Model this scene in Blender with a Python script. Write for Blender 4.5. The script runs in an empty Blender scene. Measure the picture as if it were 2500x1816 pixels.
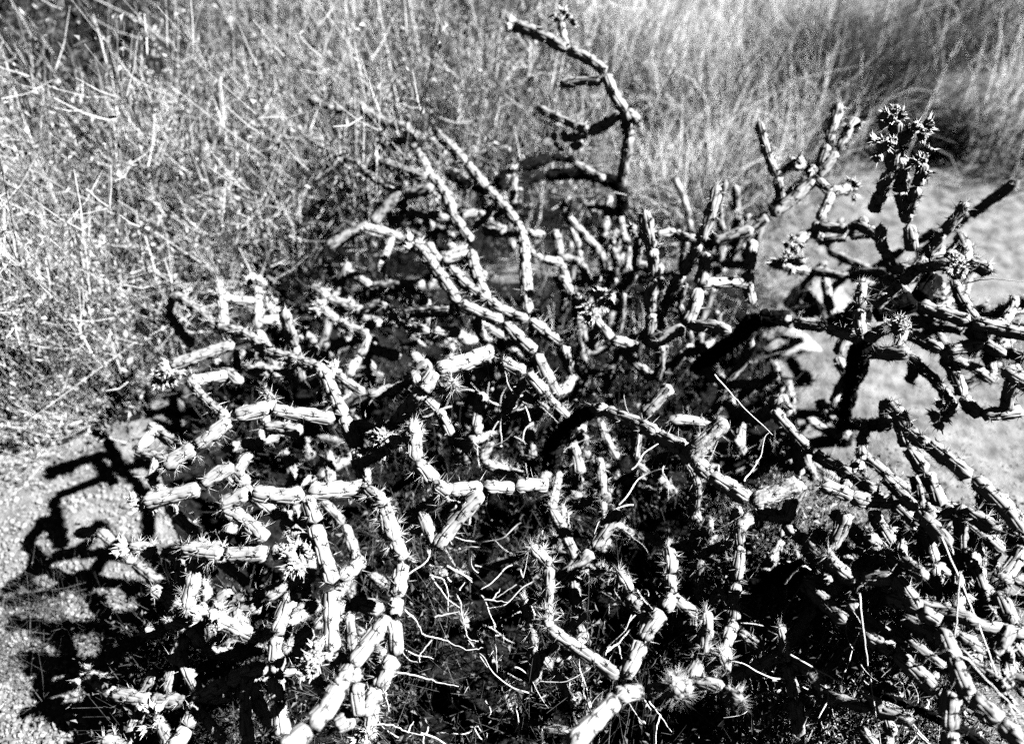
import bpy, math, random
import numpy as np
from mathutils import Vector, Matrix

rng = np.random.default_rng(7)
random.seed(7)
sc = bpy.context.scene
col = sc.collection
R_ = math.radians

# ------------------------------------------------------------------ camera
CAM_H, PITCH, FPX, W0, H0 = 1.35, R_(48), 1925.0, 2500.0, 1816.0
cam_d = bpy.data.cameras.new('camera')
cam_d.sensor_width = 36.0
cam_d.lens = 36.0 * FPX / W0
cam_d.clip_start = 0.02
cam_d.clip_end = 500
cam_d.dof.use_dof = True
cam_d.dof.focus_distance = 1.12
cam_d.dof.aperture_fstop = 2.1
cam = bpy.data.objects.new('camera', cam_d)
cam.location = (0, 0, CAM_H)
cam.rotation_euler = (math.pi/2 - PITCH, 0, 0)
col.objects.link(cam)
sc.camera = cam

# ------------------------------------------------------------------ sky, sun, exposure
SUN_EL, SUN_AZ = 43.0, 90.0          # azimuth clockwise from +Y, so 90 = from the right
world = bpy.data.worlds.new('World')
sc.world = world
world.use_nodes = True
wn = world.node_tree.nodes; wl = world.node_tree.links
wn.clear()
sky = wn.new('ShaderNodeTexSky')
sky.sky_type = 'NISHITA'
sky.sun_disc = False
sky.sun_elevation = R_(SUN_EL)
sky.sun_rotation = R_(SUN_AZ)
sky.altitude = 2500
sky.air_density = 0.08
sky.dust_density = 0.0
sky.ozone_density = 2.0
sep = wn.new('ShaderNodeSeparateColor')     # black-and-white film behind a red filter
bg = wn.new('ShaderNodeBackground'); bg.inputs[1].default_value = 0.05
wo = wn.new('ShaderNodeOutputWorld')
wl.new(sky.outputs[0], sep.inputs[0]); wl.new(sep.outputs[0], bg.inputs[0]); wl.new(bg.outputs[0], wo.inputs[0])

sun_d = bpy.data.lights.new('sun', 'SUN')
sun_d.energy = 5.0
sun_d.angle = R_(0.53)
sun_d.color = (1, 1, 1)
sun = bpy.data.objects.new('sun', sun_d)
sdir = Vector((math.sin(R_(SUN_AZ))*math.cos(R_(SUN_EL)), math.cos(R_(SUN_AZ))*math.cos(R_(SUN_EL)), math.sin(R_(SUN_EL))))
sun.rotation_euler = sdir.to_track_quat('Z', 'Y').to_euler()
sun.location = sdir*5
col.objects.link(sun)

vs = sc.view_settings
vs.view_transform = 'Standard'; vs.look = 'None'; vs.gamma = 1; vs.exposure = 1.95
vs.use_curve_mapping = False
sc.cycles.max_bounces = 2
sc.cycles.diffuse_bounces = 0
sc.cycles.glossy_bounces = 0
sc.cycles.use_denoising = False

# ------------------------------------------------------------------ helpers
cp, sp = math.cos(PITCH), math.sin(PITCH)
def at(x, y, z=0.0):
    """point of the place seen at photo pixel (x, y), z metres above the ground"""
    u, v = (x - W0/2)/FPX, (y - H0/2)/FPX
    d = (CAM_H - z)/(sp + v*cp)
    return np.array((u*d, d*(cp - v*sp), z))

def mk_mesh(name, V, F, mats, smooth=True, midx=None):
    V = np.asarray(V, np.float32); F = np.asarray(F, np.int32)
    me = bpy.data.meshes.new(name)
    n, k = F.shape
    me.vertices.add(len(V)); me.vertices.foreach_set('co', V.ravel())
    me.loops.add(n*k); me.loops.foreach_set('vertex_index', F.ravel())
    me.polygons.add(n); me.polygons.foreach_set('loop_start', np.arange(0, n*k, k, dtype=np.int32))
    if midx is not None: me.polygons.foreach_set('material_index', np.asarray(midx, np.int32))
    me.polygons.foreach_set('use_smooth', np.full(n, smooth))
    me.update(calc_edges=True)
    for m in (mats if isinstance(mats, (list, tuple)) else [mats]): me.materials.append(m)
    return me

def obj(name, me, parent=None, loc=(0, 0, 0)):
    o = bpy.data.objects.new(name, me); col.objects.link(o)
    o.location = loc
    if parent is not None: o.parent = parent
    return o

def tag(o, label=None, cat=None, group=None, kind=None):
    if label: o['label'] = label
    if cat: o['category'] = cat
    if group: o['group'] = group
    if kind: o['kind'] = kind
    return o

def norm(a): return a/np.maximum(np.linalg.norm(a, axis=-1, keepdims=True), 1e-9)
def perp(t):
    ref = np.where(np.abs(t[..., 2:3]) < 0.9, np.array((0, 0, 1.0)), np.array((1.0, 0, 0)))
    a = norm(np.cross(t, ref)); return a, np.cross(t, a)

def tubes(P, r, sides=3):
    """P [N,M,3] centre lines, r [N,M] radii -> verts, triangles"""
    N, M, _ = P.shape
    T = norm(np.gradient(P, axis=1)); a, b = perp(T)
    th = np.arange(sides)*2*np.pi/sides
    V = P[:, :, None] + r[:, :, None, None]*(a[:, :, None]*np.cos(th)[None, None, :, None] + b[:, :, None]*np.sin(th)[None, None, :, None])
    idx = np.arange(N*M*sides).reshape(N, M, sides)
    p = idx[:, :-1]; q = idx[:, 1:]
    p2 = np.roll(p, -1, 2); q2 = np.roll(q, -1, 2)
    F = np.concatenate([np.stack([p, p2, q2], -1).reshape(-1, 3), np.stack([p, q2, q], -1).reshape(-1, 3)])
    return V.reshape(-1, 3), F

def cones(B, D, L, r):
    """thin three-sided spines: base B, direction D, length L, base radius r"""
    n = len(B); a, b = perp(D)
    th = np.arange(3)*2*np.pi/3 + 0.3
    ring = B[:, None] + r[:, None, None]*(a[:, None]*np.cos(th)[None, :, None] + b[:, None]*np.sin(th)[None, :, None])
    V = np.concatenate([ring, (B + D*L[:, None])[:, None]], 1).reshape(-1, 3)
    o = np.arange(n)*4
    F = np.concatenate([np.stack([o+i, o+(i+1) % 3, o+3], 1) for i in range(3)])
    return V, F

def leaves(B, D, N, L, wd):
    """folded pointed leaf blades: base B, direction D, face normal N"""
    n = len(B); S = norm(np.cross(D, N)); N = np.cross(S, D)
    m = B + D*(L*0.45)[:, None]
    lift = N*(wd*0.35)[:, None]
    V = np.stack([B, m + S*(wd*0.5)[:, None] + lift, B + D*L[:, None] - N*(L*0.12)[:, None], m - S*(wd*0.5)[:, None] + lift], 1).reshape(-1, 3)
    o = np.arange(n)*4
    F = np.concatenate([np.stack([o, o+1, o+2], 1), np.stack([o, o+2, o+3], 1)])
    return V, F

def merge(parts):
    Vs, Fs, k = [], [], 0
    for V, F in parts:
        Vs.append(V); Fs.append(F + k); k += len(V)
    return np.concatenate(Vs), np.concatenate(Fs)

def rdir(n):
    return norm(rng.normal(size=(n, 3)))

# ------------------------------------------------------------------ materials (grey: a black-and-white photograph)
def material(name, lo, hi, scale=60, rough=0.6, spec=0.3, detail=4, stretch=None, bump=0.0, rand=0.0, bscale=None):
    m = bpy.data.materials.new(name); m.use_nodes = True
    nt = m.node_tree; N = nt.nodes; Lk = nt.links
    bs = N['Principled BSDF']
    bs.inputs['Roughness'].default_value = rough
    bs.inputs['Specular IOR Level'].default_value = spec
    tc = N.new('ShaderNodeTexCoord')
    nz = N.new('ShaderNodeTexNoise'); nz.inputs['Scale'].default_value = scale; nz.inputs['Detail'].default_value = detail
    src = tc.outputs['Object']
    if stretch:
        mp = N.new('ShaderNodeMapping'); mp.inputs['Scale'].default_value = stretch
        Lk.new(src, mp.inputs[0]); src = mp.outputs[0]
    Lk.new(src, nz.inputs['Vector'])
    rp = N.new('ShaderNodeValToRGB')
    rp.color_ramp.elements[0].position = 0.32; rp.color_ramp.elements[1].position = 0.68
    rp.color_ramp.elements[0].color = (lo, lo, lo, 1); rp.color_ramp.elements[1].color = (hi, hi, hi, 1)
    Lk.new(nz.outputs['Fac'], rp.inputs[0])
    out = rp.outputs[0]
    if rand:
        gi = N.new('ShaderNodeNewGeometry'); mr = N.new('ShaderNodeMapRange')
        mr.inputs['To Min'].default_value = 1 - rand; mr.inputs['To Max'].default_value = 1 + rand
        Lk.new(gi.outputs['Random Per Island'], mr.inputs[0])
        mx = N.new('ShaderNodeVectorMath'); mx.operation = 'SCALE'
        Lk.new(out, mx.inputs[0]); Lk.new(mr.outputs[0], mx.inputs['Scale']); out = mx.outputs[0]
    Lk.new(out, bs.inputs['Base Color'])
    if bump:
        n2 = N.new('ShaderNodeTexNoise'); n2.inputs['Scale'].default_value = bscale or scale*3; n2.inputs['Detail'].default_value = 5
        Lk.new(src, n2.inputs['Vector'])
        bp = N.new('ShaderNodeBump'); bp.inputs['Strength'].default_value = bump; bp.inputs['Distance'].default_value = 0.004
        Lk.new(n2.outputs['Fac'], bp.inputs['Height']); Lk.new(bp.outputs[0], bs.inputs['Normal'])
    return m

M = dict(
    skin=material('cactus_skin', .25, .37, 45, .45, .4, bump=.12, bscale=160),
    dead=material('dead_cactus_skin', .16, .4, 90, .8, .1, bump=.6, bscale=220),
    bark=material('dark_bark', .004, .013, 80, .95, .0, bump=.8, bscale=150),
    dspine=material('dark_spines', .025, .06, 300, .7, .1),
    pspine=material('pale_spines', .5, .75, 200, .4, .4),
    fruit=material('fruit_skin', .25, .5, 150, .5, .3, bump=.3),
    soil=material('sandy_soil', .07, .23, 28, .95, .05, detail=12, bump=1.0, bscale=180),
    gravel=material('gravel_stone', .15, .28, 40, .85, .15, rand=.35),
    rock=material('pale_rock', .17, .34, 22, .9, .1, bump=.7, bscale=60),
    stem=material('brush_stem', .42, .65, 30, .7, .2, rand=.3),
    leaf=material('brush_leaf', .22, .44, 25, .6, .25, rand=.5),
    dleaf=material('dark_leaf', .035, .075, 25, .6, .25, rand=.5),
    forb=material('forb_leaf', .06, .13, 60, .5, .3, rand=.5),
    straw=material('dry_straw', .6, .82, 30, .7, .2, rand=.35),
    grass=material('dry_grass', .5, .74, 20, .8, .1, rand=.45),
    twig=material('bleached_twig', .4, .62, 120, .8, .1),
    ground_shade=material('painted_ground_shade', .008, .022, 60, .95, .05, detail=8, bump=.8, bscale=200),  # near-black tone, painted shade for the sheets under cactus and brush
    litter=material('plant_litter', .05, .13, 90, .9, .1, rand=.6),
)

# ------------------------------------------------------------------ ground
def hgt(x, y):
    return (0.012*np.sin(3.1*x + 1.3)*np.cos(2.3*y) + 0.006*np.sin(11*x + 5*y) + 0.004*np.sin(23*y - 17*x)
            + 0.003*np.sin(41*x + 3)*np.sin(37*y))
def graded(lo, hi, a, b, step, grow=1.35):
    g = list(np.arange(a, b + step/2, step)); s = step
    while g[-1] < hi: s *= grow; g.append(g[-1] + s)
    s = step
    while g[0] > lo: s *= grow; g.insert(0, g[0] - s)
    return np.array(g)
gx = graded(-60, 60, -1.6, 1.6, .019); gy = graded(-40, 80, .25, 2.4, .019)
X, Y = np.meshgrid(gx, gy)
near = np.clip(1.4 - np.hypot(X, Y - 1.4)/6, 0, 1)
Z = hgt(X, Y)*near + rng.normal(0, .0012, X.shape)*near
nx, ny = len(gx), len(gy)
ii = np.arange(nx*ny).reshape(ny, nx)
F = np.stack([ii[:-1, :-1], ii[:-1, 1:], ii[1:, 1:], ii[1:, :-1]], -1).reshape(-1, 4)
tag(obj('ground', mk_mesh('ground', np.stack([X, Y, Z], -1).reshape(-1, 3), F, M['soil'])), 'pale sandy desert ground under the cactus', None, None, 'structure')

def ground_z(p): return hgt(p[..., 0], p[..., 1])

# icosahedron for pebbles
t_ = (1 + 5**.5)/2
ICO = norm(np.array([(-1, t_, 0), (1, t_, 0), (-1, -t_, 0), (1, -t_, 0), (0, -1, t_), (0, 1, t_), (0, -1, -t_), (0, 1, -t_), (t_, 0, -1), (t_, 0, 1), (-t_, 0, -1), (-t_, 0, 1)], float))
ICOF = np.array([(0, 11, 5), (0, 5, 1), (0, 1, 7), (0, 7, 10), (0, 10, 11), (1, 5, 9), (5, 11, 4), (11, 10, 2), (10, 7, 6), (7, 1, 8), (3, 9, 4), (3, 4, 2), (3, 2, 6), (3, 6, 8), (3, 8, 9), (4, 9, 5), (2, 4, 11), (6, 2, 10), (8, 6, 7), (9, 8, 1)])
def pebbles(px, n, lo, hi):
    """n stones scattered over the ground seen inside the photo polygon's box px=(x0,y0,x1,y1)"""
    x = rng.uniform(px[0], px[2], n); y = rng.uniform(px[1], px[3], n)
    C = np.stack([at(a, b) for a, b in zip(x, y)]); C[:, 2] = ground_z(C)
    s = lo*(hi/lo)**(rng.random(n)**2.2)
    S = s[:, None]*rng.uniform(.65, 1.25, (n, 3)); S[:, 2] *= .75
    V = ICO[None]*(1 + rng.normal(0, .13, (n, 12, 1)))*S[:, None]
    a = rng.uniform(0, 6.28, n); c, s_ = np.cos(a)[:, None], np.sin(a)[:, None]
    V = np.stack([V[..., 0]*c - V[..., 1]*s_, V[..., 0]*s_ + V[..., 1]*c, V[..., 2]], -1) + C[:, None]
    V[..., 2] += S[:, 2:3]*.35
    Fq = (ICOF[None] + (np.arange(n)*12)[:, None, None]).reshape(-1, 3)
    return V.reshape(-1, 3), Fq
V, F = merge([pebbles((-60, 1080, 600, 1900), 9000, .0018, .0065), pebbles((2150, 1100, 2600, 1900), 1600, .0014, .004), pebbles((1900, 500, 2650, 1300), 2000, .0013, .003)])
tag(obj('gravel', mk_mesh('gravel', V, F, M['gravel'], smooth=False)), 'small pale gravel stones strewn over the sand', None, None, 'stuff')

SHADE_AREA = [(440, 930), (700, 800), (1000, 700), (1500, 640), (1860, 700), (1880, 860), (1960, 1000), (1960, 1300), (1900, 1430), (1900, 1900), (640, 1900), (560, 1560), (430, 1400), (380, 1150)]
def shade_sheet(poly):  # dark sheet over the sand, shade below the plants put into its colour
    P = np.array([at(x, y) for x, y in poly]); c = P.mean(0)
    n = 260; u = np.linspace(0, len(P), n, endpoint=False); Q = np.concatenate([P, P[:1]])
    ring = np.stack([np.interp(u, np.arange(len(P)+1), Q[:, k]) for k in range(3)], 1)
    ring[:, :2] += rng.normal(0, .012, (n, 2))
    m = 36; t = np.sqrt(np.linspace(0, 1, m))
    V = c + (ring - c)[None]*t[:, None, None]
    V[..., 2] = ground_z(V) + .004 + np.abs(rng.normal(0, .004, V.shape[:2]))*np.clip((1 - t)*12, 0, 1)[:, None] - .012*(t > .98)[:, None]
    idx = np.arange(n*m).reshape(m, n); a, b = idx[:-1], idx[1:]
    return mk_mesh('shade_sheet', V.reshape(-1, 3), np.stack([a, b, np.roll(b, -1, 1), np.roll(a, -1, 1)], -1).reshape(-1, 4), M['ground_shade'], smooth=False)
tag(obj('shade_sheet', shade_sheet(SHADE_AREA)), 'dark sheet painting shade on the ground beneath the cactus', None, None, 'stuff')

def rock(px, sx, sy, sz, label, seed):
    r = np.random.default_rng(seed)
    bm_n = 26; th = np.linspace(0, 2*np.pi, 40, endpoint=False); ph = np.linspace(0.0, np.pi*.62, bm_n)
    D = np.stack([np.outer(np.sin(ph), np.cos(th)), np.outer(np.sin(ph), np.sin(th)), np.outer(np.cos(ph), np.ones_like(th))], -1)
    planes = norm(r.normal(size=(16, 3)) + np.array((0, 0, .4))); dist = r.uniform(.62, 1.0, 16)
    q = (D[..., None, :]*planes).sum(-1)
    rad = np.min(np.where(q > .05, dist/np.maximum(q, .05), 9), -1).clip(.3, 1.15)
    P = D*rad[..., None] + r.normal(0, .008, D.shape)
    P *= np.array((sx, sy, sz)); 
    idx = np.arange(P[..., 0].size).reshape(P.shape[:2]); a, b = idx[:-1], idx[1:]
    Fq = np.stack([a, b, np.roll(b, -1, 1), np.roll(a, -1, 1)], -1).reshape(-1, 4)
    c = at(px[0], px[1]); c[2] = ground_z(c) - sz*.1
    o = obj('rock', mk_mesh('rock', P.reshape(-1, 3), Fq, M['rock'], smooth=False), None, c)
    return tag(o, label, 'rock')
rock((2015, 770), .11, .10, .07, 'large pale flat rock under the dark upright branches on the right', 1)
rock((1925, 850), .075, .05, .04, 'pale rock left of the right trunk, nearer than the large flat one', 2)

# ------------------------------------------------------------------ cactus joints
K_COL = 8
def joint_mesh(P0, P1, R, bow, spiny=.15, mat='skin', amp=.30, seed=0, tip=False, res=1.0):
    """one stem joint from P0 to P1: interlocking long tubercles, an areole near the top of each"""
    r = np.random.default_rng(seed)
    A = np.zeros(3); B = P1 - P0
    L = np.linalg.norm(B); ax = B/L
    nr = max(12, int(L*res/.0044)); nt = int(64*res)//8*8
    s = np.linspace(0, 1, nr)
    cl = A + B*s[:, None] + bow*(4*s*(1-s))[:, None]
    T = norm(np.gradient(cl, axis=0)); a0, _ = perp(ax[None]); a0 = a0[0]
    a = norm(a0 - (T@a0)[:, None]*T); b = np.cross(T, a)
    e0 = np.sqrt(np.clip(1 - (1 - np.minimum(s*L/(R*1.0), 1))**2, 0, 1)); e1 = np.sqrt(np.clip(1 - (1 - np.minimum((1-s)*L/(R*1.2), 1))**2, 0, 1))
    env = (.68 + .32*e0)*(e1*.95 + .05 if tip else .82 + .18*e1)
    env[-1] = .05; env[0] = .05
    env *= 1 + .06*np.sin(s*np.pi*r.uniform(1, 3) + r.uniform(0, 6))
    Lt = r.uniform(.033, .043); ph0 = r.uniform(0, 1); th0 = r.uniform(0, 6.28); tw = r.uniform(-.25, .25)/.1
    th = np.linspace(0, 2*np.pi, nt, endpoint=False)
    TH = th[None] + th0 + tw*L*s[:, None]*.5
    SS = (s*L)[:, None]*np.ones((1, nt))
    sp_ = 2*np.pi/K_COL; q1 = np.full((nr, nt), -9.0); q2 = q1.copy(); tau = np.zeros((nr, nt))
    for k in range(K_COL):                 # each column of tubercles; grooves run where two cells meet
        d = (TH - k*sp_ + np.pi) % (2*np.pi) - np.pi
        t = (SS/Lt + ph0 + k*3/8) % 1.0 - .5
        q = -(d/sp_*1.9)**2 - (np.abs(t)*1.55)**2.5
        up = q > q1
        q2 = np.where(up, q1, np.maximum(q2, q)); tau = np.where(up, t, tau); q1 = np.where(up, q, q1)
    h = np.clip((q1 - q2)/1.0, 0, 1)
    h = np.sin(h*np.pi/2)**.8 * (.74 + .54*tau)
    rad = R*env[:, None]*(1 - amp + amp*h)*1.03
    if mat == 'dead': rad *= 1 + r.normal(0, .07, rad.shape)
    V = cl[:, None] + rad[..., None]*(a[:, None]*np.cos(th)[None, :, None] + b[:, None]*np.sin(th)[None, :, None])
    idx = np.arange(nr*nt).reshape(nr, nt); p, q = idx[:-1], idx[1:]
    F = np.stack([p, np.roll(p, -1, 1), np.roll(q, -1, 1), q], -1).reshape(-1, 4)
    me = mk_mesh('joint', V.reshape(-1, 3), F, M[mat])
    # areoles
    AP, AN, AT = [], [], []
    for k in range(K_COL):
        n0 = math.floor(ph0 + k*3/8)
        for n in range(n0, n0 + int(L/Lt) + 3):
            x = (n + .74 - ph0 - k*3/8)*Lt/L
            if not .04 < x < .97: continue
            ang = k*sp_ - th0 - tw*L*x*.5
            i = min(nr-1, int(x*(nr-1)))
            nrm = a[i]*math.cos(ang) + b[i]*math.sin(ang)
            AP.append(cl[i] + nrm*R*env[i]*(1 - amp*.2)); AN.append(nrm); AT.append(T[i])
    if tip:
        for _ in range(4): AP.append(cl[-2]); AN.append(norm(T[-1] + r.normal(0, .5, 3))); AT.append(norm(r.normal(size=3)))
    sm = None
    if AP:
        AP, AN, AT = map(np.array, (AP, AN, AT)); n = len(AP); AB = np.cross(AN, AT)
        parts = []; mi = []
        kd = 6 if res >= .8 else 4                                                    # short dark star spines
        ang = r.uniform(0, 6.28, (n, 1)) + np.arange(kd)[None]*2*np.pi/kd + r.normal(0, .25, (n, kd))
        el = r.uniform(.12, .5, (n, kd))
        D = norm((AT[:, None]*np.cos(ang)[..., None] + AB[:, None]*np.sin(ang)[..., None])*np.cos(el)[..., None] + AN[:, None]*np.sin(el)[..., None]).reshape(-1, 3)
        Bp = np.repeat(AP, kd, 0)
        v, f = cones(Bp, D, r.uniform(.005, .010, n*kd), np.full(n*kd, .00095)); parts.append((v, f)); mi.append(np.zeros(len(f)))
        v, f = cones(AP - AN*.0012, AN, np.full(n, .0042), r.uniform(.0025, .0038, n)); parts.append((v, f)); mi.append(np.zeros(len(f)))   # dark felt pad
        kp = r.poisson(7*spiny + .12, n)
        w = np.repeat(np.arange(n), kp)
        if len(w):
            D = norm(AN[w]*r.uniform(.5, 1.2, (len(w), 1)) + r.normal(0, .55, (len(w), 3)))
            v, f = cones(AP[w], D, r.uniform(.008, .021, len(w)), r.uniform(.0003, .0005, len(w))); parts.append((v, f)); mi.append(np.ones(len(f)))
        v, f = merge(parts)
        sm = mk_mesh('spines', v, f, [M['dspine'], M['pspine']], smooth=False, midx=np.concatenate(mi))
    return me, sm

# fruit: a small lobed cup with pointed scales round its rim, four shapes shared by all
def fruit_mesh(seed):
    r = np.random.default_rng(seed); nt, prof = 16, [(0, .25), (.3, .62), (.6, .8), (.85, .78), (1.0, .55), (.93, .3), (.88, .02)]
    th = np.linspace(0, 2*np.pi, nt, endpoint=False)
    lob = 1 + .16*np.cos(th*4 + r.uniform(0, 6))
    V = np.concatenate([np.stack([w*lob*np.cos(th), w*lob*np.sin(th), np.full(nt, z)*1.25], 1) for z, w in prof])*.0085
    V += r.normal(0, .0004, V.shape)
    idx = np.arange(len(prof)*nt).reshape(len(prof), nt); p, q = idx[:-1], idx[1:]
    F = np.concatenate([np.stack([p, np.roll(p, -1, 1), np.roll(q, -1, 1)], -1).reshape(-1, 3), np.stack([p, np.roll(q, -1, 1), q], -1).reshape(-1, 3)])
    n = 15; a = r.uniform(0, 6.28, n); z = r.uniform(.35, 1.0, n)
    B = np.stack([.7*np.cos(a), .7*np.sin(a), z*1.2], 1)*.0085
    D = norm(np.stack([np.cos(a), np.sin(a), r.uniform(.3, 1.6, n)], 1))
    c1 = cones(B, D, r.uniform(.004, .011, n), r.uniform(.0008, .0016, n))
    v, f = merge([(V, F), c1])
    return mk_mesh('fruit', v, f, [M['fruit'], M['pspine']], smooth=False, midx=np.concatenate([np.zeros(len(F)), np.ones(len(c1[1]))]))
FRUIT = [fruit_mesh(s) for s in range(4)]

ROOTS = {}
def plant(key, px, label):
    c = at(*px); c[2] = ground_z(c)
    e = bpy.data.objects.new('cholla_cactus', None); col.objects.link(e); e.location = c; e.empty_display_size = .1
    tag(e, label, 'cactus')
    ROOTS[key] = (e, c, [[c]])
plant('L', (1345, 1275), 'sprawling cholla cactus filling the middle, its sunlit arms reaching left to the brush')
plant('W', (860, 1420), 'lower left arms of the sprawling cholla cactus, the brightest sunlit joints, spreading over the gravel')  # arms of the middle plant, built as a separate plant with its own root
plant('B', (1420, 960), 'cholla cactus whose long thin arms rise in front of the brush at the top centre')
plant('R', (2062, 1085), 'cholla cactus on the right, mostly dark against bright sand, with a black trunk')
plant('F', (1960, 1500), 'spiny cholla cactus spreading towards the lower right corner among dry grass')

seed_n = [0]; JOINTS = []
def joint(key, p0, p1, R, spiny, mat='skin', amp=.5, tip=False, fruit=0, res=1.0):
    e, c, _ = ROOTS[key]; seed_n[0] += 1
    L = np.linalg.norm(p1 - p0)
    bow = rng.normal(0, .03, 3)*L
    g = .0004*(p1 - p0)/L
    me, sm = joint_mesh(p0 + g, p1 - g, R*rng.uniform(.93, 1.07), bow, spiny, mat, amp, seed_n[0], tip, res)
    o = obj('joint', me, e, p0 + g - c)
    if sm: obj('spines', sm, o)
    JOINTS.append((key, p0, p1, o))
    if fruit: fruits(o, p1 - p0 - g, norm(p1 - p0), fruit)
    return o
def fruits(o, tip, ax, n):
    for i in range(n):
        d = norm(ax*rng.uniform(.1, 1.0) + rng.normal(0, .75, 3))
        f = obj('fruit', FRUIT[i % 4], o, tip - ax*rng.uniform(0, .012) + d*rng.uniform(.004, .017))
        f.rotation_euler = Vector(d).to_track_quat('Z', 'Y').to_euler()
        s = rng.uniform(.75, 1.25); f.scale = (s, s, s)

def settle(key, x, y, z):
    if key == 'F' and z > .2: z = .2 + (z - .2)*.68
    if key in 'LW' and z > .25 and (x < 1000 or y > 1250): z = .25 + (z - .25)*.72
    return x, y, z
SLIM = {'R': .82, 'F': .84, 'L': .89, 'W': .92, 'B': .89}
def br(key, pts, R=13, spiny=.12, mat='skin', amp=.5, tip0=False, tip1=False, f0=0, f1=0):
    """a branch through photo pixels with heights 'x,y,z x,y,z ...': one joint between each pair of points"""
    P = [at(*settle(key, *map(float, q.split(',')))) for q in pts.split()]
    R = min(R, 13.5)
    ROOTS[key][2].append(P)
    n = len(P) - 1
    for i in range(n):
        a, b = P[i], P[i+1]; L = np.linalg.norm(b - a); m = 2 if L > .19 else 1
        for j in range(m):
            q0, q1 = a + (b-a)*j/m, a + (b-a)*(j+1)/m
            first = i == 0 and j == 0; last = i == n-1 and j == m-1
            if first and (tip0 or f0):       # free end first: turn the joint round so its tip points outwards
                joint(key, q1, q0, R*.001*SLIM.get(key, 1), spiny + .5*tip0, mat, amp, True, f0, .8 if key in 'BR' else 1)
            else:
                joint(key, q0, q1, R*.001*SLIM.get(key, 1), spiny + .5*(last and tip1), mat, amp, last and bool(tip1 or f1), f1 if last else 0, .8 if key in 'BR' else 1)
def wood(key, pts, radii):
    P = np.array([at(*settle(key, *map(float, q.split(',')))) for q in pts.split()])
    e, c, ls = ROOTS[key]; ls.append(list(P))
    for i in range(len(P)-1):
        r = (radii[i] + radii[i+1])*.5; L = np.linalg.norm(P[i+1]-P[i]); m = max(1, int(round(L/.13)))
        for j in range(m):
            joint(key, P[i] + (P[i+1]-P[i])*j/m, P[i] + (P[i+1]-P[i])*(j+1)/m, min(r, 17)*.001, .05, 'bark', .4)
# --- rear plant
br('B', '757,244,.38 815,268,.39 875,258,.40', 14, f1=5)
br('B', '875,256,.40 990,308,.41 1047,428,.42 1104,524,.41 1150,590,.41', 13)
br('B', '1153,618,.40 1190,733,.42', 14)
br('B', '908,388,.39 1046,437,.42', 14, f0=0, tip0=True)
br('B', '887,420,.37 981,482,.36', 11, f0=8)
br('B', '838,386,.36 880,398,.37', 9, f0=8)
br('B', '1060,454,.42 986,474,.39 909,548,.34 798,606,.30', 13)
br('B', '1063,315,.46 1137,398,.44 1186,460,.42 1260,542,.42 1281,640,.43 1290,765,.41', 13, tip0=True)
wood('B', '1092,420,.36 1150,455,.36 1205,462,.36 1256,412,.37 1345,384,.38 1405,390,.38', [10, 13, 14, 14, 12, 8])
wood('B', '1205,464,.35 1330,430,.34 1428,425,.35 1513,452,.38 1520,520,.3', [12, 13, 14, 15, 13])
br('B', '1513,458,.38 1536,330,.50 1529,274,.58 1480,180,.63 1384,122,.65 1254,60,.66', 13, f1=8)
br('B', '1531,270,.58 1560,300,.55', 11)
br('B', '1386,122,.65 1370,52,.68', 8.5, f1=9)
br('B', '1474,196,.62 1365,208,.60', 12, tip1=True, spiny=.3)
br('B', '1516,272,.57 1434,326,.53', 14)
br('B', '1436,318,.53 1310,262,.52', 11, tip1=True, spiny=.3)
br('B', '1430,332,.52 1370,338,.5', 9, f1=5)
br('B', '1425,345,.50 1398,362,.48', 11)
br('B', '1400,398,.38 1478,440,.38', 11)
br('B', '1752,449,.60 1708,592,.52 1664,670,.45 1600,800,.3', 12, tip0=True, spiny=.3)
br('B', '1573,512,.60 1590,607,.53 1598,678,.48 1588,765,.42 1578,848,.36', 13, tip0=True)
br('B', '1722,613,.50 1706,700,.46 1675,795,.42', 13)
br('B', '1675,801,.42 1580,846,.38', 14)
br('B', '1681,797,.43 1786,812,.46', 12)
br('B', '1490,830,.38 1560,852,.36', 12)
br('B', '1490,477,.32 1476,566,.28 1480,640,.2', 11)
br('B', '1511,486,.32 1526,590,.26', 10)
br('B', '1600,574,.46 1648,566,.46 1700,584,.47', 10)
br('B', '1836,582,.50 1826,662,.46 1838,745,.42', 12)
br('B', '986,522,.34 1042,530,.36 1078,520,.38', 10)
br('B', '1180,563,.36 1238,571,.38', 12)
br('B', '1282,563,.40 1332,574,.38', 10)
br('B', '1351,560,.34 1366,628,.3', 12)
br('B', '1366,672,.34 1400,735,.32', 12)
br('B', '1293,613,.4 1326,634,.38', 8)
br('B', '1420,640,.3 1440,720,.26', 11, f0=0)
br('B', '1408,720,.40 1440,760,.42', 10, f1=11)
br('B', '1452,780,.41 1470,720,.44', 8, f1=8)
br('B', '1540,600,.3 1530,680,.27 1500,760,.2', 12)
br('B', '1610,640,.36 1620,720,.32', 10)
br('B', '1014,600,.42 1064,660,.43 1118,740,.43 1230,786,.42 1308,862,.40 1362,965,.33', 14, f0=9)
br('B', '1078,640,.4 1044,590,.42', 9)
br('B', '1100,652,.42 1190,732,.42 1292,780,.40 1375,840,.36 1405,930,.28', 13, spiny=.2)
br('B', '1336,918,.36 1362,966,.3', 12)
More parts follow.
